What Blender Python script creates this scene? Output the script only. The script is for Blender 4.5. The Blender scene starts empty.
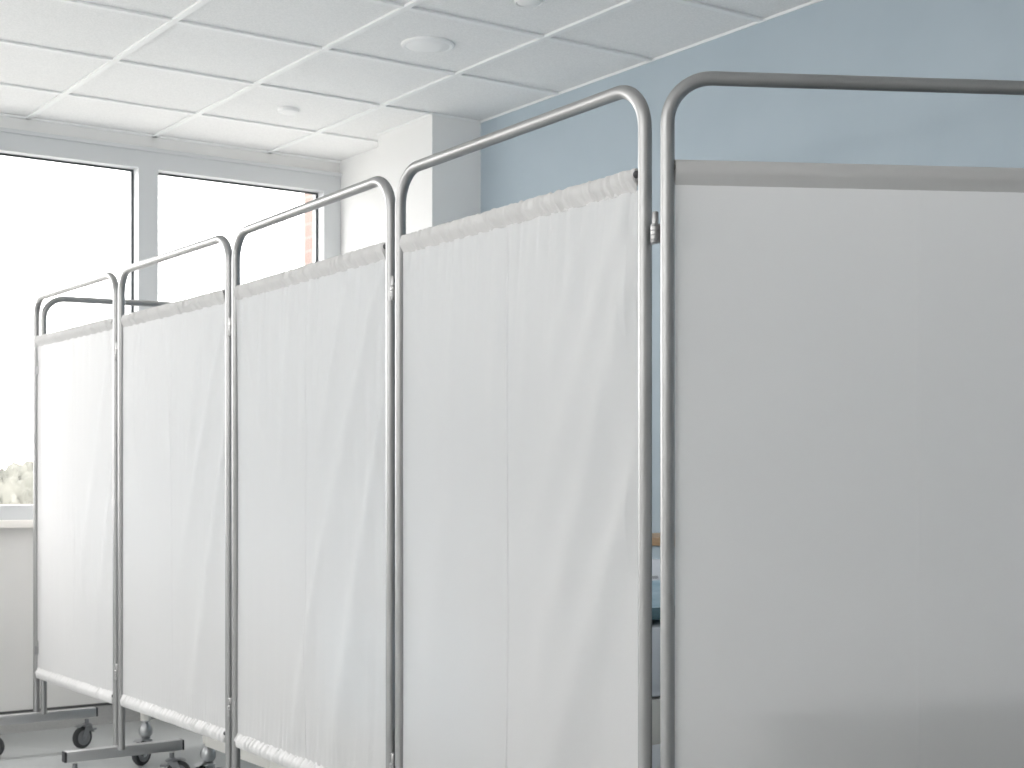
import bpy, bmesh, math, random
from mathutils import Vector, Matrix
random.seed(7)
scene = bpy.context.scene
COL = scene.collection
PI = math.pi
F, CX, CY = 1464.0, 512.0, 480.0      # focal length, principal column, horizon row (1024x768)
YAW = math.radians(35.05)
S_, C_ = math.sin(YAW), math.cos(YAW)
H = 1.13                               # eye height
K = 1.076                              # size of the folding screen


def world(X, Z, z=0.0):                # distance right of / ahead of the standpoint -> room axes
    return Vector((C_ * X + S_ * Z, -S_ * X + C_ * Z, z))


# ------------------------------------------------------------------ materials
def mat(name, color, rough=0.5, metal=0.0, spec=0.5):
    m = bpy.data.materials.new(name)
    m.use_nodes = True
    b = m.node_tree.nodes['Principled BSDF']
    b.inputs['Base Color'].default_value = (*color, 1)
    b.inputs['Roughness'].default_value = rough
    b.inputs['Metallic'].default_value = metal
    b.inputs['Specular IOR Level'].default_value = spec
    return m


def noise_mix(m, c1, c2, scale, detail=3, bump=0.0, bump_scale=None, rough=None, dist=0.002):
    nt = m.node_tree
    b = nt.nodes['Principled BSDF']
    tc = nt.nodes.new('ShaderNodeTexCoord')
    n = nt.nodes.new('ShaderNodeTexNoise')
    n.inputs['Scale'].default_value = scale
    n.inputs['Detail'].default_value = detail
    nt.links.new(tc.outputs['Object'], n.inputs['Vector'])
    r = nt.nodes.new('ShaderNodeValToRGB')
    r.color_ramp.elements[0].position = 0.35
    r.color_ramp.elements[1].position = 0.65
    r.color_ramp.elements[0].color = (*c1, 1)
    r.color_ramp.elements[1].color = (*c2, 1)
    nt.links.new(n.outputs['Fac'], r.inputs['Fac'])
    nt.links.new(r.outputs['Color'], b.inputs['Base Color'])
    if bump:
        n2 = nt.nodes.new('ShaderNodeTexNoise')
        n2.inputs['Scale'].default_value = bump_scale or scale
        nt.links.new(tc.outputs['Object'], n2.inputs['Vector'])
        bp = nt.nodes.new('ShaderNodeBump')
        bp.inputs['Strength'].default_value = bump
        bp.inputs['Distance'].default_value = dist
        nt.links.new(n2.outputs['Fac'], bp.inputs['Height'])
        nt.links.new(bp.outputs['Normal'], b.inputs['Normal'])
    return m


M = {}
M['white_wall'] = noise_mix(mat('white_wall', (.8, .8, .78), .85, spec=.2), (.82, .82, .815), (.84, .84, .835), 3, bump=.05, bump_scale=300)
M['beige_wall'] = noise_mix(mat('beige_wall', (.7, .68, .65), .85, spec=.2), (.725, .72, .705), (.745, .74, .725), 3, bump=.05, bump_scale=300)
M['blue_wall'] = noise_mix(mat('blue_wall', (.3, .42, .52), .8, spec=.25), (.43, .505, .56), (.445, .52, .575), 4, bump=.06, bump_scale=350)
M['grey_wall'] = mat('grey_wall', (.62, .62, .61), .85)
M['tile'] = noise_mix(mat('ceiling_tile', (.8, .8, .8), .95, spec=.1), (.80, .805, .805), (.88, .88, .88), 160, 4, bump=.25, bump_scale=220)
M['grid'] = mat('ceiling_grid', (.86, .87, .87), .5)
M['grid_side'] = mat('grid_side', (.55, .57, .58), .6)
M['floor'] = noise_mix(mat('vinyl_floor', (.42, .43, .42), .38, spec=.35), (.37, .385, .385), (.435, .45, .45), 260, 3, bump=.03, bump_scale=200)
M['cove'] = noise_mix(mat('cove', (.3, .3, .3), .55, spec=.3), (.37, .37, .365), (.44, .44, .435), 260, 3)
M['dark_trim'] = mat('dark_trim', (.09, .09, .09), .6)
M['win_frame'] = mat('window_frame_grey', (.60, .62, .635), .45)
M['gasket'] = mat('gasket', (.05, .06, .065), .7)
M['sill'] = mat('sill_cream', (.86, .83, .79), .4)
M['steel'] = noise_mix(mat('brushed_tube', (.5, .5, .5), .42, metal=1.0), (.37, .37, .37), (.41, .41, .41), 5, 2)
M['chrome'] = mat('chrome', (.52, .52, .53), .25, metal=1.0)
M['housing'] = mat('castor_housing', (.50, .51, .52), .3, metal=1.0)
M['hinge'] = mat('hinge_barrel', (.36, .36, .36), .33, metal=1.0)
M['bar_steel'] = mat('base_bar_steel', (.56, .56, .565), .40, metal=1.0)
M['darksteel'] = mat('hinge_steel', (.30, .30, .31), .35, metal=1.0)
M['black'] = mat('black_plastic', (.025, .026, .03), .5)
M['tyre'] = mat('grey_rubber_tyre', (.045, .047, .05), .6)
M['hub'] = mat('grey_hub', (.21, .215, .225), .45)
M['fork'] = mat('grey_fork', (.26, .27, .28), .35, metal=.6)
M['cream'] = mat('cream_enamel', (.82, .81, .77), .35)
M['plastic'] = mat('white_plastic', (.86, .865, .865), .5)
M['plastic_dim'] = mat('pale_grey_plastic', (.70, .73, .74), .5)
M['sheet'] = noise_mix(mat('bed_sheet', (.72, .76, .82), .9, spec=.1), (.70, .74, .80), (.76, .80, .86), 8)
M['blue_blanket'] = noise_mix(mat('blue_blanket', (.30, .45, .55), .95, spec=.1), (.33, .47, .56), (.50, .62, .70), 12, bump=.3, bump_scale=90)
M['teal'] = mat('teal_fabric', (.03, .085, .11), .9)
M['wood'] = noise_mix(mat('wood_board', (.3, .2, .12), .5), (.30, .18, .09), (.40, .26, .14), 14)
M['vinyl_pad'] = mat('pale_blue_vinyl', (.45, .55, .62), .5)
M['hedge'] = noise_mix(mat('hedge_leaves', (.2, .22, .15), .9), (.112, .115, .098), (.15, .15, .13), 2.2, 8)
M['grass'] = noise_mix(mat('outdoor_ground', (.3, .3, .25), .95), (.25, .25, .235), (.30, .30, .285), .6)


def brick_material():
    m = mat('brick', (.5, .3, .25), .9)
    nt = m.node_tree
    b = nt.nodes['Principled BSDF']
    tc = nt.nodes.new('ShaderNodeTexCoord')
    sp = nt.nodes.new('ShaderNodeSeparateXYZ')
    ad = nt.nodes.new('ShaderNodeMath')
    cb = nt.nodes.new('ShaderNodeCombineXYZ')
    br = nt.nodes.new('ShaderNodeTexBrick')
    br.inputs['Scale'].default_value = 1
    br.inputs['Brick Width'].default_value = .22
    br.inputs['Row Height'].default_value = .075
    br.inputs['Mortar Size'].default_value = .008
    br.inputs['Color1'].default_value = (.20, .140, .122, 1)
    br.inputs['Color2'].default_value = (.225, .16, .14, 1)
    br.inputs['Mortar'].default_value = (.225, .195, .18, 1)
    nt.links.new(tc.outputs['Object'], sp.inputs[0])
    nt.links.new(sp.outputs['X'], ad.inputs[0])
    nt.links.new(sp.outputs['Y'], ad.inputs[1])
    nt.links.new(ad.outputs[0], cb.inputs['X'])
    nt.links.new(sp.outputs['Z'], cb.inputs['Y'])
    nt.links.new(cb.outputs[0], br.inputs['Vector'])
    nt.links.new(br.outputs['Color'], b.inputs['Base Color'])
    return m


M['brick'] = brick_material()


def fabric_material(name, share, col=(.85, .844, .842, 1)):
    m = bpy.data.materials.new(name)
    m.use_nodes = True
    nt = m.node_tree
    nt.nodes.clear()
    out = nt.nodes.new('ShaderNodeOutputMaterial')
    mix = nt.nodes.new('ShaderNodeMixShader')
    dif = nt.nodes.new('ShaderNodeBsdfDiffuse')
    trn = nt.nodes.new('ShaderNodeBsdfTranslucent')
    dif.inputs['Color'].default_value = col
    trn.inputs['Color'].default_value = col
    mix.inputs[0].default_value = share
    tc = nt.nodes.new('ShaderNodeTexCoord')
    n = nt.nodes.new('ShaderNodeTexNoise')
    n.inputs['Scale'].default_value = 700
    n.inputs['Detail'].default_value = 1
    mp = nt.nodes.new('ShaderNodeMapping')
    mp.inputs['Scale'].default_value = (1, 1, .25)
    bp = nt.nodes.new('ShaderNodeBump')
    bp.inputs['Strength'].default_value = .10
    bp.inputs['Distance'].default_value = .001
    nt.links.new(tc.outputs['Object'], mp.inputs['Vector'])
    nt.links.new(mp.outputs['Vector'], n.inputs['Vector'])
    nt.links.new(n.outputs['Fac'], bp.inputs['Height'])
    nt.links.new(bp.outputs['Normal'], dif.inputs['Normal'])
    nt.links.new(dif.outputs[0], mix.inputs[1])
    nt.links.new(trn.outputs[0], mix.inputs[2])
    nt.links.new(mix.outputs[0], out.inputs['Surface'])
    return m


M['cloth'] = fabric_material('white_screen_cloth', .48)
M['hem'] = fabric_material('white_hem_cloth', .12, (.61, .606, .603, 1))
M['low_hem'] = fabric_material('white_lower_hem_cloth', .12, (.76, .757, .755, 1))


def glass_material():
    m = bpy.data.materials.new('clear_window_glass')
    m.use_nodes = True
    nt = m.node_tree
    nt.nodes.clear()
    out = nt.nodes.new('ShaderNodeOutputMaterial')
    mix = nt.nodes.new('ShaderNodeMixShader')
    mix.inputs[0].default_value = .05
    tr = nt.nodes.new('ShaderNodeBsdfTransparent')
    tr.inputs['Color'].default_value = (.97, .98, .98, 1)
    gl = nt.nodes.new('ShaderNodeBsdfGlossy')
    gl.inputs['Roughness'].default_value = .02
    nt.links.new(tr.outputs[0], mix.inputs[1])
    nt.links.new(gl.outputs[0], mix.inputs[2])
    nt.links.new(mix.outputs[0], out.inputs['Surface'])
    return m


M['glass'] = glass_material()


# ------------------------------------------------------------------ mesh helpers
def box(bm, lo, hi, mi=0):
    x0, y0, z0 = lo
    x1, y1, z1 = hi
    v = [bm.verts.new(p) for p in ((x0, y0, z0), (x1, y0, z0), (x1, y1, z0), (x0, y1, z0),
                                   (x0, y0, z1), (x1, y0, z1), (x1, y1, z1), (x0, y1, z1))]
    for q in ((0, 3, 2, 1), (4, 5, 6, 7), (0, 1, 5, 4), (1, 2, 6, 5), (2, 3, 7, 6), (3, 0, 4, 7)):
        f = bm.faces.new([v[i] for i in q])
        f.material_index = mi


def sweep(bm, path, r, seg=16, caps=True):
    path = [Vector(p) for p in path]
    rings = []
    prev = None
    for i, p in enumerate(path):
        if i == 0:
            t = path[1] - p
        elif i == len(path) - 1:
            t = p - path[i - 1]
        else:
            t = (path[i + 1] - p).normalized() + (p - path[i - 1]).normalized()
        t.normalize()
        if prev is None:
            a = Vector((0, 1, 0)) if abs(t.y) < .9 else Vector((1, 0, 0))
            n = (a - t * a.dot(t)).normalized()
        else:
            n = (prev - t * prev.dot(t)).normalized()
        prev = n
        b = t.cross(n)
        rr = r(i) if callable(r) else r
        rings.append([bm.verts.new(p + (n * math.cos(2 * PI * k / seg) + b * math.sin(2 * PI * k / seg)) * rr) for k in range(seg)])
    for a, b in zip(rings, rings[1:]):
        for k in range(seg):
            bm.faces.new((a[k], a[(k + 1) % seg], b[(k + 1) % seg], b[k]))
    if caps:
        bm.faces.new(list(reversed(rings[0])))
        bm.faces.new(rings[-1])


def lathe(bm, prof, axis='z', origin=(0, 0, 0), seg=32):
    o = Vector(origin)
    rings = []
    for r, h in prof:
        ring = []
        for k in range(seg):
            a = 2 * PI * k / seg
            c, s = r * math.cos(a), r * math.sin(a)
            p = {'z': (c, s, h), 'x': (h, c, s), 'y': (s, h, c)}[axis]
            ring.append(bm.verts.new(o + Vector(p)))
        rings.append(ring)
    for a, b in zip(rings, rings[1:]):
        for k in range(seg):
            bm.faces.new((a[k], a[(k + 1) % seg], b[(k + 1) % seg], b[k]))
    bm.faces.new(list(reversed(rings[0])))
    bm.faces.new(rings[-1])


def obj(name, bm, mats, parent=None, smooth=True, bevel=0, angle=40):
    bmesh.ops.recalc_face_normals(bm, faces=bm.faces)
    if bevel:
        bmesh.ops.bevel(bm, geom=list(bm.edges), offset=bevel, segments=2, profile=.6, affect='EDGES')
    me = bpy.data.meshes.new(name)
    bm.to_mesh(me)
    bm.free()
    if not isinstance(mats, (list, tuple)):
        mats = [mats]
    for m in mats:
        me.materials.append(m)
    if smooth:
        me.polygons.foreach_set('use_smooth', [True] * len(me.polygons))
        me.set_sharp_from_angle(angle=math.radians(angle))
    o = bpy.data.objects.new(name, me)
    COL.objects.link(o)
    if parent:
        o.parent = parent
    return o


def empty(name, loc=(0, 0, 0), rz=0, parent=None):
    o = bpy.data.objects.new(name, None)
    o.empty_display_size = .1
    o.location = loc
    o.rotation_euler = (0, 0, rz)
    COL.objects.link(o)
    if parent:
        o.parent = parent
    return o


def tag(o, label, cat, group=None):
    o['label'] = label
    o['category'] = cat
    if group:
        o['group'] = group
    return o


def struct(name, bm, m, bevel=0, label=None):
    o = obj(name, bm, m, None, smooth=bool(bevel), bevel=bevel)
    o['kind'] = 'structure'
    if label:
        o['label'] = label
    return o


def copy_tree(o, parent=None):
    c = o.copy()
    COL.objects.link(c)
    if parent:
        c.parent = parent
    for ch in list(o.children):
        copy_tree(ch, c)
    return c


# ------------------------------------------------------------------ room shell (x to the blue wall, y to the windows)
XB, YW = 3.70, 6.64          # blue wall, inner face of the window wall
XL, YN = -3.2, -3.0
ZC = H + 1.62                # ceiling
XR = 3.578                   # side wall beside the window
bm = bmesh.new(); box(bm, (XL - .2, YN - .2, -.1), (XB + .2, YW + .25, 0)); struct('floor', bm, M['floor'], label='pale grey speckled vinyl floor')
bm = bmesh.new(); box(bm, (XL - .2, YN - .2, ZC + .010), (XB + .2, YW + .25, ZC + .15)); struct('ceiling', bm, M['tile'], label='white speckled suspended ceiling tiles')
bm = bmesh.new(); box(bm, (XB, YN - .2, 0), (XB + .2, YW + .25, ZC + .01)); struct('wall_right', bm, M['blue_wall'], label='plain light blue wall')
bm = bmesh.new(); box(bm, (XL - .2, YN - .2, 0), (XL, YW + .25, ZC + .01)); struct('wall_left', bm, M['white_wall'])
bm = bmesh.new(); box(bm, (XL, YN - .2, 0), (XB, YN, ZC + .01)); struct('wall_near', bm, M['white_wall'])
# column in the corner: full depth near the room, set back beside the window
bm = bmesh.new()
box(bm, (3.44, 5.52, 0), (XB, 6.0, ZC + .01))
box(bm, (XR, 6.0, 0), (XB, YW, ZC + .01))
struct('wall_pilaster', bm, M['white_wall'], label='white boxed pilaster between the blue wall and the window')

# window openings
ZG0, ZG1 = H - .112, H + 1.465        # glass bottom / top
ZF0, ZF1 = H - .178, H + 1.545        # frame bottom / top
MUL = .097
GW = .876
edges = []
xr = 3.48
for i in range(7):
    edges.append((xr - GW, xr))
    xr -= GW + MUL
edges = [e for e in edges if e[0] > XL + .1]
WX0 = edges[-1][0] - MUL
bm = bmesh.new()
box(bm, (XL, YW, 0), (XB, YW + .22, ZF0))
struct('wall_far', bm, M['beige_wall'], label='off-white wall below the windows')
bm = bmesh.new()
box(bm, (XL, YW, ZF1), (XB, YW + .22, ZC + .01))
box(bm, (XL, YW, ZF0), (WX0, YW + .22, ZF1))
box(bm, (XR, YW, ZF0), (XB, YW + .22, ZF1))
struct('wall_window_head', bm, M['white_wall'], label='white plaster strip above the window frames')
YF, YG = 6.62, 6.69                   # frame face, glass plane
for i, (a, b) in enumerate(edges):
    w = empty('window_%d' % (i + 1), (a, YG, ZF0))
    w['kind'] = 'structure'
    w['label'] = ('window pane beside the white pilaster, brick edge outside' if i == 0 else 'wide bright window left of the grey mullion' if i == 1 else 'window further along the window wall')
    L = b - a
    mr = (.095 if i == 0 else MUL / 2)
    ml = (MUL if i == len(edges) - 1 else MUL / 2)
    z0, z1 = ZG0 - ZF0, ZG1 - ZF0
    zt = ZF1 - ZF0
    bm = bmesh.new()
    y0, y1 = YF - YG, .05
    box(bm, (-ml, y0, 0), (0, y1, zt)); box(bm, (L, y0, 0), (L + mr, y1, zt))
    box(bm, (0, y0, z1), (L, y1, zt)); box(bm, (0, y0, 0), (L, y1, z0))
    f = obj('window_frame', bm, M['win_frame'], w, smooth=False)
    bm = bmesh.new()
    g = .009
    box(bm, (0, -.006, z0), (g, .006, z1)); box(bm, (L - g, -.006, z0), (L, .006, z1))
    box(bm, (g, -.006, z1 - g), (L - g, .006, z1))
    obj('window_gasket', bm, M['gasket'], f, smooth=False)
    bm = bmesh.new()
    vs = [bm.verts.new(p) for p in ((g, 0, z0 + g), (L - g, 0, z0 + g), (L - g, 0, z1 - g), (g, 0, z1 - g))]
    bm.faces.new(vs)
    obj('window_pane', bm, M['glass'], w, smooth=False)
# thin casing bead on top of and beside the frames, then the sill
bm = bmesh.new()
box(bm, (WX0, YF - .012, ZF1), (XR, YW, ZF1 + .018))
struct('trim_1', bm, M['win_frame'], label='pale grey bead along the top of the windows')
bm = bmesh.new()
box(bm, (WX0, YF - .055, ZF0 - .034), (XR, YW, ZF0)); struct('trim_2', bm, M['sill'], bevel=.004, label='cream window sill board')
# coved skirting with a dark line on top
bm = bmesh.new()
box(bm, (XL, YW - .006, 0), (XR, YW, .088))
struct('baseboard_far', bm, M['cove'], label='grey coved vinyl skirting under the windows')
bm = bmesh.new(); box(bm, (XL, YW - .010, .088), (XR, YW, .098)); struct('trim_3', bm, M['dark_trim'], label='dark capping line on the skirting')
bm = bmesh.new(); box(bm, (XB - .006, YN, 0), (XB, 5.52, .088)); struct('baseboard_right', bm, M['cove'])

# ceiling grid
gx = [2.59 + .595 * k for k in range(-9, 3) if XL < 2.59 + .595 * k < XB - .05]
gy = [4.93 + .600 * k for k in range(-13, 3) if YN < 4.93 + .600 * k < YW - .1]
bm = bmesh.new()
for x in gx:
    box(bm, (x - .012, YN, ZC), (x + .012, YW, ZC + .009))
struct('trim_4', bm, M['grid'], label='white ceiling runners towards the windows')
bm = bmesh.new()
xs = [XL] + gx + [XB]
for y in gy:
    for a, b in zip(xs, xs[1:]):
        e = (3.43 if y < 6 else XR - .004) if (b > 3.6 and y > 5.4) else b - .012
        box(bm, (a + .012, y - .012, ZC + .001), (e, y + .012, ZC + .009))
struct('trim_5', bm, M['grid'], label='white ceiling cross bars')
bm = bmesh.new()
box(bm, (XB - .006, YN, ZC), (XB, 5.52, ZC + .009))
box(bm, (3.434, 5.514, ZC), (XB - .006, 5.52, ZC + .009)); box(bm, (3.434, 5.52, ZC), (3.44, 6.0, ZC + .009))
box(bm, (XL, YW - .02, ZC), (XR, YW, ZC + .009))
struct('trim_6', bm, M['grid'], label='white edge angle around the ceiling')

# ceiling fittings
def disc(name, x, y, r, h, label, cat):
    bm = bmesh.new()
    lathe(bm, [(r, 0), (r, -h * .55), (r * .95, -h * .9), (r * .88, -h), (r * .84, -h * .85)], seg=48)
    rim = obj(name, bm, M['plastic'])
    rim.location = (x, y, ZC + .010)
    bm = bmesh.new()
    lathe(bm, [(r * .84, -h * .75), (r * .80, -h * .95), (r * .5, -h * 1.15), (.002, -h * 1.25)], seg=48)
    obj('cover', bm, M['plastic'], rim)
    return tag(rim, label, cat)


disc('ceiling_speaker', 2.888, 4.665, .100, .010, 'large round flush disc fixed to the ceiling tile in front of the small one', 'ceiling fitting')
disc('smoke_detector', 2.888, 5.83, .047, .017, 'small round white detector on the ceiling tile nearest the windows', 'smoke detector')
disc('ceiling_sensor', 2.865, 3.985, .050, .032, 'pale grey domed sensor cut by the top edge of the picture', 'sensor')

# ------------------------------------------------------------------ folding screen
TR = .0122 * K
RAIL = H + .690 * K
ZT, ZB = H + .5385 * K, H - .741 * K          # cloth top, bottom
BAR = H - .902 * K                            # base bar height
posts_px = [  # left post (px, px per m), right post
    ((36.5, 259), (116.5, 295)),
    ((121.5, 299), (229.5, 350)),
    ((236, 354.5), (391, 438)),
    ((400.5, 446), (645, 575)),
    ((667.5, 589), None),
]


def pp(px, s):
    Z = F / s
    p = world((px - CX) / s * K, Z * K)
    return Vector((p.x, p.y, 0))


D_TOP = [.017, .012, .010, .009, .006, .012]      # small differences in how high each cloth is strung
D_RAIL = [.011, .008, .004, .000, -.006, .011]
D_BOT = [.023, .015, .012, .011, .011, .02]
panels = []
for l, r in posts_px:
    a = pp(*l)
    if r is None:
        b1 = pp(1024, 573)
        b = a + (b1 - a).normalized() * .885 * K
    else:
        b = pp(*r)
    panels.append((a, b))
# the return panel at the window end, folded back
a0 = pp(44.6, 260); b0 = pp(163, 250.5)
a0 = a0 + Vector((.0, .012, 0))
b0 = a0 + (b0 - a0).normalized() * .885 * K
panels.append((a0, b0))

root = empty('folding_screen', ((panels[2][0].x + panels[2][1].x) / 2, (panels[2][0].y + panels[2][1].y) / 2, 0))
tag(root, 'white cloth folding ward screen of hinged tubular steel panels standing on castors', 'folding screen')
INV = Matrix.Translation(-root.location)


def frame_path(W, RAIL):
    R = .078 * K
    p = [(0, 0, BAR)]
    n = 12
    z0 = RAIL - R
    p.append((0, 0, .8)); p.append((0, 0, z0))
    for k in range(1, n + 1):
        t = PI / 2 * k / n
        p.append((R - R * math.cos(t), 0, z0 + R * math.sin(t)))
    p.append((W / 2, 0, RAIL))
    for k in range(n + 1):
        t = PI / 2 * k / n
        p.append((W - R + R * math.sin(t), 0, z0 + R * math.cos(t)))
    p += [(W, 0, .8), (W, 0, BAR)]
    return p


def curtain(W, ZT, ZB, seed, folds, ruffle, parent):
    rnd = random.Random(seed)
    x0, x1 = (.014 if seed == 15 else .004), W - .013
    hh = .0215 * K                       # half height of a hem casing
    zt, zb = ZT - hh, ZB + hh
    us = [x0 + (x1 - x0) * k / 480 for k in range(481)]
    mid = W / 2
    us = sorted([u for u in us if abs(u - mid) > .007] + [mid + d for d in (-.006, -.0035, -.0025, 0, .0025, .0035, .006)])
    waves = [(rnd.uniform(.019, .042), rnd.uniform(0, 2 * PI), rnd.uniform(.5, 1)) for _ in range(7)]
    waves2 = [(rnd.uniform(.017, .036), rnd.uniform(0, 2 * PI), rnd.uniform(.5, 1)) for _ in range(7)]
    amps = [(rnd.uniform(.10, .3), rnd.uniform(0, 2 * PI)) for _ in range(2)]

    def ruf(u, ws):
        s = sum(a * (1.1 - 2.2 * abs(math.sin(PI * u / w + p))) for w, p, a in ws) / 3.2
        e = .75 + .25 * sum(math.sin(2 * PI * u / w + p) for w, p in amps) / 2 * 2
        return s * max(.15, e)

    broad = [(rnd.uniform(.16, .34), rnd.uniform(0, 2 * PI), rnd.uniform(.2, 1), rnd.uniform(-.25, .05)) for _ in range(4)]
    slight = [(rnd.uniform(.05, .10), rnd.uniform(0, 2 * PI), rnd.uniform(.3, 1), rnd.uniform(-.12, .06)) for _ in range(5)]
    pleats = [(rnd.uniform(.055, .12), rnd.uniform(0, 2 * PI), rnd.uniform(.5, 1), rnd.uniform(-.10, .10)) for _ in range(4)]
    TH = ZT - ZB
    creases = {1: [], -1: []}
    for sg in creases:
        x = x0 + .012
        while x < x1:
            creases[sg].append((x, rnd.uniform(.0028, .0058), rnd.uniform(.0022, .0058) * (1 if rnd.random() < .7 else .3), rnd.uniform(.15, .62)))
            x += rnd.choice((.008, .011, .014, .02, .03)) * rnd.uniform(.8, 1.3)

    def crease(u, dz, sg):
        y = 0
        for (x, w, a, sl) in creases[sg]:
            o = u - x + sg * sl * dz
            if abs(o) < .02:
                y -= a * math.exp(-(o / w) ** 2)
                y += .45 * a * math.exp(-((o - 2.2 * w) / (1.5 * w)) ** 2)
        return y

    def disp(u, z):
        d = ZT - z
        du = d / TH
        y = 0
        y += ruffle * .0020 * ruf(u + .10 * d, waves) * math.exp(-max(0, d - .04) / .085)
        y += ruffle * .0016 * ruf(u - .10 * (TH - d), waves2) * math.exp(-max(0, TH - d - .04) / .06)
        y += ruffle * .0016 * sum(a * math.sin(2 * PI * (u + s * d) / w + p) for w, p, a, s in pleats) * math.exp(-max(0, d - .04) / .20)
        edge = min(1, (u - x0) / .05, (x1 - u) / .05)
        edge = max(0, edge)
        vert = min(1, d / .12, (TH - d) / .12)
        vert = max(0, vert)
        if ruffle > .2:
            y += .0007 * ruffle * sum(a * math.sin(2 * PI * (u + s * d) / w + p) for w, p, a, s in broad) * vert * edge
            y += .00045 * ruffle * sum(a * math.sin(2 * PI * (u + s * d) / w + p) for w, p, a, s in slight) * vert * (1 - .6 * du)
        for (ua, da, ub, db, wid, amp) in folds:
            ax, ay = ua * W, da * TH
            bx, by = ub * W, db * TH
            vx, vy = bx - ax, by - ay
            L = math.hypot(vx, vy)
            t = ((u - ax) * vx + (d - ay) * vy) / L / L
            if -.15 < t < 1.25:
                off = ((u - ax) * vy - (d - ay) * vx) / L
                off += .012 * math.sin(3.1 * t + seed)
                w = wid * (.55 + .75 * max(0, t))
                w *= 1.25
                e = math.exp(-(off / w) ** 2)
                ft = max(0, min(1, (t + .15) / .25)) * max(0, min(1, (1.25 - t) / .55))
                y -= 1.5 * amp * e * ft * vert * min(1, edge * 1.5)
        m = abs(u - mid)
        if m < .0030:
            y -= .0011 if ruffle > .2 else .0002
        return y

    bm = bmesh.new()
    nv = 110
    rows = []
    for j in range(nv + 1):
        z = (zt - hh * .9) + ((zb + hh * .9) - (zt - hh * .9)) * j / nv
        d = ZT - z
        row = []
        for u in us:
            uu = u
            # side edges pull in a little between the hems
            q = math.sin(PI * min(1, max(0, d / TH)))
            if u > x1 - .08:
                uu -= .000 * q * (1 - (x1 - u) / .08) + .0012 * (1 + math.sin(d * 14 + seed)) * (1 - (x1 - u) / .08)
            row.append(bm.verts.new((uu, disp(u, z), z)))
        rows.append(row)
    for a, b in zip(rows, rows[1:]):
        for k in range(len(us) - 1):
            bm.faces.new((a[k], a[k + 1], b[k + 1], b[k]))
    # hem casings: a flattened sleeve around each rod, pinched at its stitch line
    for zc, sgn, ws in ((zt, 1, waves), (zb, -1, waves2)):
        rings = []
        N = 20
        for u in us:
            if u > W - .0245:
                continue
            ring = []
            rj = ruffle * .0020 * ruf(u, ws)
            for k in range(N):
                a = 2 * PI * k / N
                c, s = math.cos(a), math.sin(a)
                zz = zc + sgn * hh * (s + (.10 * c * c if s < 0 else 0)) + rj * (1 if sgn * s > 0 else .3)
                th = .0105 * (1 if s * 1 > -.2 else max(.12, 1 - (abs(s) - .2) * 1.1))
                if s > 0:
                    th = .0105
                dd = disp(u, zz) if abs(c) < .2 and s < 0 else disp(u + .18 * (zz - zc), zc - sgn * hh * .9)
                rr = ruffle * .0125 * ruf(u + .40 * (zz - zc) * (1 if sgn > 0 else -1), ws)
                ring.append(bm.verts.new((u, dd * .5 - c * (th + max(rr * .3, -.0015) + max(-.0060, ruffle * crease(u, zz - zc, sgn))) , zz)))
            rings.append(ring)
        for a, b in zip(rings, rings[1:]):
            for k in range(N):
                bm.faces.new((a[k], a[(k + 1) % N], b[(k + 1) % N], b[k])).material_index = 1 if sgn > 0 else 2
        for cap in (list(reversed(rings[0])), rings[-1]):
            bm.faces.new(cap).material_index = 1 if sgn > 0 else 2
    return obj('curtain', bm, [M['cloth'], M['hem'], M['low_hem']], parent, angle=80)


def place(o, a, b):
    d = b - a
    o.location = a - root.location
    o.rotation_euler = (0, 0, math.atan2(d.y, d.x))


# folds: start (fraction across, fraction down) -> end, width, height
FOLDS = [
    [(.95, .02, .60, .70, .030, .003), (.98, .30, .75, .95, .03, .003)],
    [(.55, .02, .50, .40, .020, .004), (.97, .06, .62, .62, .030, .007), (.99, .30, .70, .98, .036, .007),
     (.80, .02, .66, .40, .020, .004), (.30, .02, .32, .35, .02, .003), (.12, .03, .18, .40, .02, .003)],
    [(.97, .05, .60, .60, .036, .008), (.99, .28, .66, 1.0, .040, .008), (.80, .02, .58, .40, .024, .005),
     (.42, .02, .34, .45, .024, .004), (.55, .02, .50, .30, .018, .003), (.05, .05, .28, .42, .026, .004), (.62, .55, .40, 1.0, .03, .004),
     (.22, .02, .20, .3, .018, .003)],
    [(.98, .02, .62, .50, .040, .008), (.99, .12, .56, .86, .050, .010), (.99, .42, .50, 1.10, .050, .009),
     (.85, .02, .66, .26, .024, .004), (.04, .04, .26, .45, .028, .004), (.30, .02, .24, .30, .02, .003),
     (.50, .03, .44, .26, .02, .003), (.62, .02, .56, .3, .020, .003), (.25, .45, .10, 1.0, .06, .003)],
    [],
    [],
]
RUF = [.7, .9, 1.0, 1.0, .04, .5]
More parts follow.
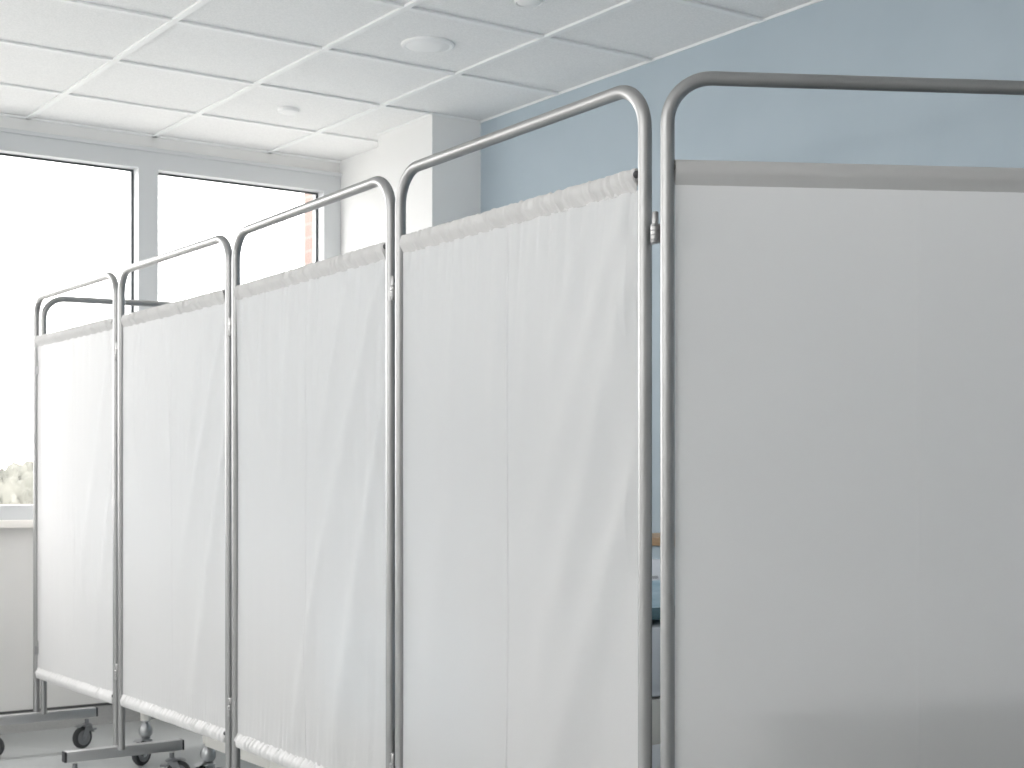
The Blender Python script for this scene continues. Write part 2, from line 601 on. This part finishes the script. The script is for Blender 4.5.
for i, (a, b) in enumerate(panels):
    W = (b - a).length
    zti, zbi = ZT + D_TOP[i] * K, ZB - D_BOT[i] * K
    bm = bmesh.new()
    sweep(bm, frame_path(W, RAIL + D_RAIL[i] * K), TR, 20)
    pf = obj('panel_frame', bm, M['steel'], root, angle=60)
    place(pf, a, b)
    curtain(W, zti, zbi, 11 + i, FOLDS[i], RUF[i], pf)
    for z in (zti - .0215 * K, zbi + .0215 * K):
        bm = bmesh.new()
        sweep(bm, [(.010, 0, z), (W - .010, 0, z)], .0045, 12)
        obj('curtain_rod', bm, M['steel'], pf)
        bm = bmesh.new()
        lathe(bm, [(.0055, -.0245 + W), (.0072, -.0235 + W), (.0072, -.018 + W), (.006, -.012 + W)], 'x', (0, -.003, z + .009), 16)
        obj('rod_screw', bm, M['black'], pf)
        if i == 4:
            bm = bmesh.new()
            lathe(bm, [(.006, .010), (.0075, .013), (.0075, .0165), (.006, .018)], 'x', (0, .004, z + .008), 16)
            obj('rod_screw', bm, M['black'], pf)


# hinges between neighbouring posts
def make_hinge(p, rz, z):
    h = .027 * K
    bm = bmesh.new()
    lathe(bm, [(.0075, -h), (.0085, -h + .002), (.0085, h * .16), (.0062, h * .22), (.0062, h - .002), (.005, h)], seg=18)
    for k in range(4):
        zz = -h + .006 + k * .0085
        lathe(bm, [(.0088, zz - .0008), (.0096, zz), (.0088, zz + .0008)], seg=18)
    o = obj('hinge', bm, M['hinge'], root)
    o.location = Vector((p.x, p.y, z)) - root.location
    o.rotation_euler = (0, 0, rz)
    bm = bmesh.new()
    box(bm, (-.022, .004, -h), (.022, .0065, h * .2))
    obj('hinge_plate', bm, M['darksteel'], o)
    return o


J = [(panels[i][1], panels[i + 1][0]) for i in range(4)]
CAMV = Vector((0, 0, 0))
for n, (p, q) in enumerate(J + [(panels[5][0], panels[0][0])]):
    d = q - p
    rz = math.atan2(d.y, d.x)
    if n < 4 and d.x > 0 and False:
        pass
    nrm = Vector((-d.y, d.x, 0)).normalized()
    mid = (p + q) / 2
    if nrm.dot(-mid) < 0:
        nrm = -nrm
    mid = mid + nrm * (.002 if n == 3 else .006)
    for z in (H + .434 * K, H - .645 * K):
        make_hinge(mid, rz, z)


# base bars on castors
CR = .0455


def castor_bm():
    bm = bmesh.new()
    ax = CR                                                    # axle height
    lathe(bm, [(.009, 2 * CR + .004), (.009, 2 * CR + .03)], 'z', (0, 0, 0), 16)     # stem
    lathe(bm, [(.024, 2 * CR - .002), (.025, 2 * CR + .004), (.018, 2 * CR + .009), (.010, 2 * CR + .012)], 'z', (0, 0, 0), 24)
    for s in (-1, 1):                                          # fork cheeks, trailing
        pts = [(-.006, ax + .046), (.020, ax + .046), (.036, ax + .012), (.034, ax - .012), (.020, ax - .012), (.006, ax + .02), (-.014, ax + .040)]
        va = [bm.verts.new((x, s * .0165, z)) for x, z in pts]
        vb = [bm.verts.new((x, s * .0195, z)) for x, z in pts]
        bm.faces.new(va); bm.faces.new(list(reversed(vb)))
        for k in range(len(pts)):
            bm.faces.new((va[k], va[(k + 1) % len(pts)], vb[(k + 1) % len(pts)], vb[k]))
    lathe(bm, [(.006, -.022), (.008, -.0205), (.008, .0205), (.006, .022)], 'y', (.024, 0, ax), 14)
    # hood over the wheel and the brake pedal
    prev = None
    for k in range(9):
        a = math.radians(60 + 100 * k / 8)
        R = CR + .006
        row = [bm.verts.new((.024 + rr * math.cos(a), y, ax + rr * math.sin(a))) for rr, y in ((R, -.017), (R, .017), (R + .003, .017), (R + .003, -.017))]
        if prev:
            for q in range(4):
                bm.faces.new((prev[q], prev[(q + 1) % 4], row[(q + 1) % 4], row[q]))
        prev = row
    box(bm, (-.042, -.012, ax + .026), (-.012, .012, ax + .033))
    return bm


def wheel_bm():
    bm = bmesh.new()
    r = CR
    lathe(bm, [(.018, -.011), (r * .80, -.0125), (r * .93, -.011), (r, -.006), (r * 1.0, .006), (r * .93, .011), (r * .80, .0125), (.018, .011)], 'y', (.024, 0, CR), 36)
    return bm


def hub_bm():
    bm = bmesh.new()
    lathe(bm, [(.010, -.0142), (.026, -.0146), (.0315, -.0130), (.0315, .0130), (.026, .0146), (.010, .0142)], 'y', (.024, 0, CR), 30)
    return bm


def make_castor(parent, name='castor', metal=None):
    c = obj(name, castor_bm(), metal or M['fork'], parent)
    t = obj('tyre', wheel_bm(), M['tyre'], c)
    obj('wheel_hub', hub_bm(), M['hub'], c)
    return c


BAR_T = .018 * K
proto_castor = make_castor(root)
used = False
base_pts = [((panels[0][0] + panels[5][0]) / 2, (-.25, .232), (-35, 200)), ((J[0][0] + J[0][1]) / 2, (-.196, .236), (150, -25)),
            ((J[1][0] + J[1][1]) / 2, (-.21, .21), (90, 30)), ((J[2][0] + J[2][1]) / 2, (-.21, .21), (40, 160)),
            ((J[3][0] + J[3][1]) / 2, (-.30, .05), (10, 200)), (panels[4][1], (-.36, .03), (60, 200))]
for (p, (t0, t1), rots) in base_pts:
    bm = bmesh.new()
    box(bm, (t0, -BAR_T, -BAR_T), (t1, BAR_T, BAR_T))
    bar = obj('base_bar', bm, M['bar_steel'], root, bevel=.004)
    bar.location = Vector((p.x, p.y, BAR - BAR_T * .6)) - root.location
    for x, s in ((t0, -1), (t1, 1)):
        bm = bmesh.new()
        box(bm, (min(x, x + s * .007), -BAR_T * .96, -BAR_T * .96), (max(x, x + s * .007), BAR_T * .96, BAR_T * .96))
        obj('end_cap', bm, M['black'], bar, bevel=.002)
    for x, rz in ((t0 + .035, rots[0]), (t1 - .035, rots[1])):
        c = proto_castor if not used else copy_tree(proto_castor, root)
        used = True
        c.location = Vector((p.x + x, p.y, 0)) - root.location
        c.rotation_euler = (0, 0, math.radians(rz))

# ------------------------------------------------------------------ cream couch behind the screen
couch = empty('examination_couch', (2.42, 4.72, 0))
tag(couch, 'cream tubular framed couch on castors, its legs showing below the screen cloth', 'couch')
ox, oy = couch.location.x, couch.location.y
NX, FX = 2.15, 2.72
leg_y = (5.60, 4.985, 4.46, 3.80)
cy_scale = 1.25
for x in (NX, FX):
    for y in leg_y:
        bm = bmesh.new()
        bot = .175 if y != 4.46 else .03
        sweep(bm, [(x - ox, y - oy, bot), (x - ox, y - oy, .72)], .0205, 20)
        lathe(bm, [(.0205, bot + .05), (.026, bot + .052), (.026, bot + .06), (.0205, bot + .062)], 'z', (x - ox, y - oy, 0), 20)
        lg = obj('leg', bm, M['cream'], couch)
        if y == 4.46:
            bm = bmesh.new(); lathe(bm, [(.024, 0), (.026, .006), (.024, .035)], 'z', (x - ox, y - oy, 0), 20)
            obj('foot_cap', bm, M['black'], lg)
        else:
            bm = bmesh.new(); lathe(bm, [(.013, .10), (.013, .176)], 'z', (x - ox, y - oy, 0), 18)
            lathe(bm, [(.020, .112), (.027, .122), (.028, .142), (.022, .156), (.014, .165)], 'z', (x - ox, y - oy, 0), 24)
            obj('castor_housing', bm, M['housing'], lg)
            c = make_castor(couch, metal=M['housing'])
            c.location = (x - ox, y - oy, 0)
            c.rotation_euler = (0, 0, math.radians(-150 if y > 5.3 else 190))
            c.scale = (1.07, 1.07, 1.07)
for x in (NX, FX):
    bm = bmesh.new(); box(bm, (x - ox - .014, 3.80 - oy, .165), (x - ox + .014, 4.985 - oy, .205))
    obj('lower_rail', bm, M['cream'], couch, bevel=.004)
    bm = bmesh.new(); box(bm, (x - ox - .016, 3.75 - oy, .69), (x - ox + .016, 5.70 - oy, .73))
    obj('upper_rail', bm, M['cream'], couch, bevel=.004)
for y in (3.80, 4.985):
    bm = bmesh.new(); box(bm, (NX - ox, y - oy - .013, .17), (FX - ox, y - oy + .013, .20)); obj('cross_rail', bm, M['cream'], couch, bevel=.003)
bm = bmesh.new(); box(bm, (NX - ox - .05, 3.72 - oy, .731), (FX - ox + .05, 5.74 - oy, .82)); obj('padded_top', bm, M['vinyl_pad'], couch, bevel=.02)

# ------------------------------------------------------------------ bed against the blue wall
BX0, BX1, BY0, BY1 = 1.90, 3.64, 2.64, 3.52
bed = empty('hospital_bed', ((BX0 + BX1) / 2, (BY0 + BY1) / 2, 0))
tag(bed, 'bed with white mattress and cream frame, glimpsed through the narrow gap between two screen posts', 'bed')
ox, oy = bed.location.x, bed.location.y


def bbox_part(name, lo, hi, m, bevel, parent, o):
    bm = bmesh.new()
    box(bm, (lo[0] - o[0], lo[1] - o[1], lo[2]), (hi[0] - o[0], hi[1] - o[1], hi[2]))
    return obj(name, bm, m, parent, bevel=bevel)


bo = (ox, oy)
bbox_part('bed_frame', (BX0 + .03, BY0 + .01, .50), (BX1 - .04, BY1 - .01, .61), M['cream'], .008, bed, bo)
bbox_part('mattress', (BX0 + .04, BY0, .611), (BX1 - .05, BY1, .785), M['sheet'], .03, bed, bo)
bbox_part('footboard', (BX0, BY0 + .02, .50), (BX0 + .03, BY1 - .02, .80), M['vinyl_pad'], .01, bed, bo)
hb = bbox_part('headboard', (BX1 - .025, BY0 + .02, .50), (BX1 + .005, BY1 - .02, .906), M['teal'], .008, bed, bo)
bbox_part('top_rail', (BX1 - .032, BY0, .906), (BX1 + .012, BY1, .93), M['wood'], .006, hb, bo)
for x in (BX0 + .12, BX1 - .12):
    for y in (BY0 + .12, BY1 - .12):
        bm = bmesh.new(); sweep(bm, [(x - ox, y - oy, .12), (x - ox, y - oy, .50)], .022, 16); obj('leg', bm, M['cream'], bed)
        c = make_castor(bed); c.location = (x - ox, y - oy, 0); c.scale = (1.05, 1.05, 1.05); c.rotation_euler = (0, 0, .6)
# blanket laid over the mattress with a dark border on the near side
bm = bmesh.new()
nx, ny = 60, 44
rows = []
for i in range(nx + 1):
    row = []
    for j in range(ny + 1):
        x = BX0 + .075 + 1.18 * i / nx
        y = BY0 + .012 + (BY1 - BY0 - .024) * j / ny
        t = (y - BY0) / (BY1 - BY0)
        z = .792 + .05 * math.sin(PI * t) ** .7 + .006 * math.sin(x * 23 + 5 * t) * math.sin(PI * t)
        row.append(bm.verts.new((x - ox, y - oy, z)))
    rows.append(row)
for a, b in zip(rows, rows[1:]):
    for j in range(ny):
        f = bm.faces.new((a[j], a[j + 1], b[j + 1], b[j]))
        f.material_index = 1 if j < 5 else 0
bl = obj('blanket', bm, [M['blue_blanket'], M['teal']])
bl.location = bed.location
tag(bl, 'pale blue blanket with dark teal border laid over the bed behind the post gap', 'blanket')
bm = bmesh.new()
bmesh.ops.create_uvsphere(bm, u_segments=32, v_segments=20, radius=1)
sq = lambda q, e: math.copysign(abs(q) ** e, q)
for v in bm.verts:
    c = v.co
    v.co = Vector((sq(c.x, .65) * .13, sq(c.y, .6) * .34, c.z * .05 * (1 - .25 * (c.x ** 2 + c.y ** 2))))
pil = obj('pillow', bm, M['sheet'])
pil.location = (3.44, oy, .837)
tag(pil, 'white pillow below the wooden topped headboard', 'pillow')

# ------------------------------------------------------------------ bedside locker in the corner beyond the bed
lk = empty('bedside_locker', (3.46, 3.86, 0))
tag(lk, 'pale bedside locker with a brown wooden top, a sliver seen between the screen posts', 'bedside locker')
lo = (3.46, 3.86)
bbox_part('carcass', (3.28, 3.60, .08), (3.64, 4.12, .905), M['vinyl_pad'], .004, lk, lo)
bbox_part('plinth', (3.30, 3.63, 0), (3.63, 4.09, .079), M['black'], .003, lk, lo)
bbox_part('locker_top', (3.265, 3.585, .906), (3.645, 4.135, .934), M['wood'], .005, lk, lo)
for z0, z1, nm in ((.70, .86, 'drawer'), (.12, .69, 'door')):
    dr = bbox_part(nm, (3.262, 3.61, z0), (3.279, 4.11, z1), M['sheet'], .003, lk, lo)
    bm = bmesh.new()
    zc = z1 - .06
    sweep(bm, [(3.262 - lo[0], 3.79 - lo[1], zc), (3.24 - lo[0], 3.79 - lo[1], zc), (3.24 - lo[0], 3.93 - lo[1], zc), (3.262 - lo[0], 3.93 - lo[1], zc)], .005, 10)
    obj('handle', bm, M['chrome'], dr)

# ------------------------------------------------------------------ unseen low cabinet added behind the near panel to shade its cloth
pa, pb = panels[4]
du = (pb - pa).normalized()
dn = Vector((-du.y, du.x, 0))
base = pa + du * .15 + dn * .15
cab = empty('shadow_cabinet', base, math.atan2(du.y, du.x) - .085)
tag(cab, 'unseen dark grey cabinet added to throw the soft shadow on the near panel cloth', 'cabinet')
CWD, CDP, CHT = 1.16, .42, .745
bbox_part('carcass', (0, 0, .09), (CWD, CDP, CHT - .03), M['hub'], .004, cab, (0, 0))
bbox_part('plinth', (.03, .03, 0), (CWD - .03, CDP - .03, .089), M['black'], .003, cab, (0, 0))
bbox_part('cabinet_top', (-.015, -.012, CHT - .029), (CWD + .015, CDP + .015, CHT), M['hub'], .006, cab, (0, 0))
for k in range(3):
    x = .006 + k * CWD / 3
    dr = bbox_part('door', (x, CDP + .001, .10), (x + CWD / 3 - .012, CDP + .019, CHT - .04), M['plastic_dim'], .003, cab, (0, 0))
    bm = bmesh.new()
    sweep(bm, [(x + .04, CDP + .019, .45), (x + .04, CDP + .045, .45), (x + .04, CDP + .045, .60), (x + .04, CDP + .019, .60)], .005, 10)
    obj('handle', bm, M['chrome'], dr)

# ------------------------------------------------------------------ outdoors
bm = bmesh.new(); box(bm, (3.74, 7.0, -.5), (4.8, 7.35, 3.6)); o = struct('wall_brick_outside', bm, M['brick'], label='red brick wall edge outside the window')
bm = bmesh.new(); box(bm, (-60, -60, -.75), (60, 90, -.7)); struct('ground', bm, M['grass'], label='outdoor ground beyond the windows')
bm = bmesh.new()
rows = []
for i in range(700):
    x = -22 + 52 * i / 699
    row = []
    for j in range(50):
        a = PI * j / 49
        top = 2.15 + .22 * math.sin(x * 1.3) + .16 * math.sin(x * 3.1 + 1) + .10 * random.uniform(-1, 1)
        r = 1 + .05 * random.uniform(-1, 1)
        row.append(bm.verts.new((x + random.uniform(-.03, .03), 27 - 1.3 * math.cos(a) * r, -.72 + max(0, math.sin(a)) ** .6 * top * r)))
    rows.append(row)
for a, b in zip(rows, rows[1:]):
    for j in range(49):
        bm.faces.new((a[j], a[j + 1], b[j + 1], b[j]))
hd = obj('hedge', bm, M['hedge'])
tag(hd, 'pale washed out hedge seen low through the window at the far left', 'hedge')

# ------------------------------------------------------------------ light
wd = bpy.data.worlds.new('overcast_sky')
scene.world = wd
wd.use_nodes = True
bg = wd.node_tree.nodes['Background']
bg.inputs['Color'].default_value = (1, .972, .962, 1)
bg.inputs['Strength'].default_value = 6.0
p = bpy.data.lights.new('window_portal', 'AREA')
p.shape = 'RECTANGLE'
p.size = 3.58 - WX0
p.size_y = ZG1 - ZG0
p.cycles.is_portal = True
po = bpy.data.objects.new('window_portal', p)
COL.objects.link(po)
po.location = ((3.58 + WX0) / 2, YG + .06, (ZG0 + ZG1) / 2)
po.rotation_euler = (-PI / 2, 0, 0)

def ceiling_fill(x, y, z, e):  # added fill aimed upward to brighten ceiling and walls; no fixture stands here
    l = bpy.data.lights.new('ceiling_fill_light', 'AREA')
    l.shape = 'DISK'
    l.size = .7
    l.energy = e
    l.color = (1, .985, .965)
    o = bpy.data.objects.new('ceiling_fill_light', l)
    COL.objects.link(o)
    o.location = (x, y, z)
    o.rotation_euler = (PI, 0, 0)


ceiling_fill(-1.6, 3.0, 1.2, 78)
ceiling_fill(-1.9, .9, 1.2, 50)

# ------------------------------------------------------------------ camera
cd = bpy.data.cameras.new('camera')
cam = bpy.data.objects.new('camera', cd)
COL.objects.link(cam)
cam.location = (0, 0, H)
cam.rotation_euler = (PI / 2, 0, -YAW)
cd.sensor_width = 36
cd.lens = F / 1024 * 36
cd.shift_y = (CY - 384) / 1024
cd.clip_start = .05
cd.dof.use_dof = True
cd.dof.focus_distance = 3.0
cd.dof.aperture_fstop = 11
scene.camera = cam
scene.view_settings.view_transform = 'Standard'
scene.view_settings.look = 'None'
scene.view_settings.exposure = 0.45
scene.view_settings.gamma = 1
scene.cycles.max_bounces = 12
scene.cycles.diffuse_bounces = 6
scene.cycles.transparent_max_bounces = 12
scene.cycles.use_denoising = True
scene.cycles.sample_clamp_indirect = 8
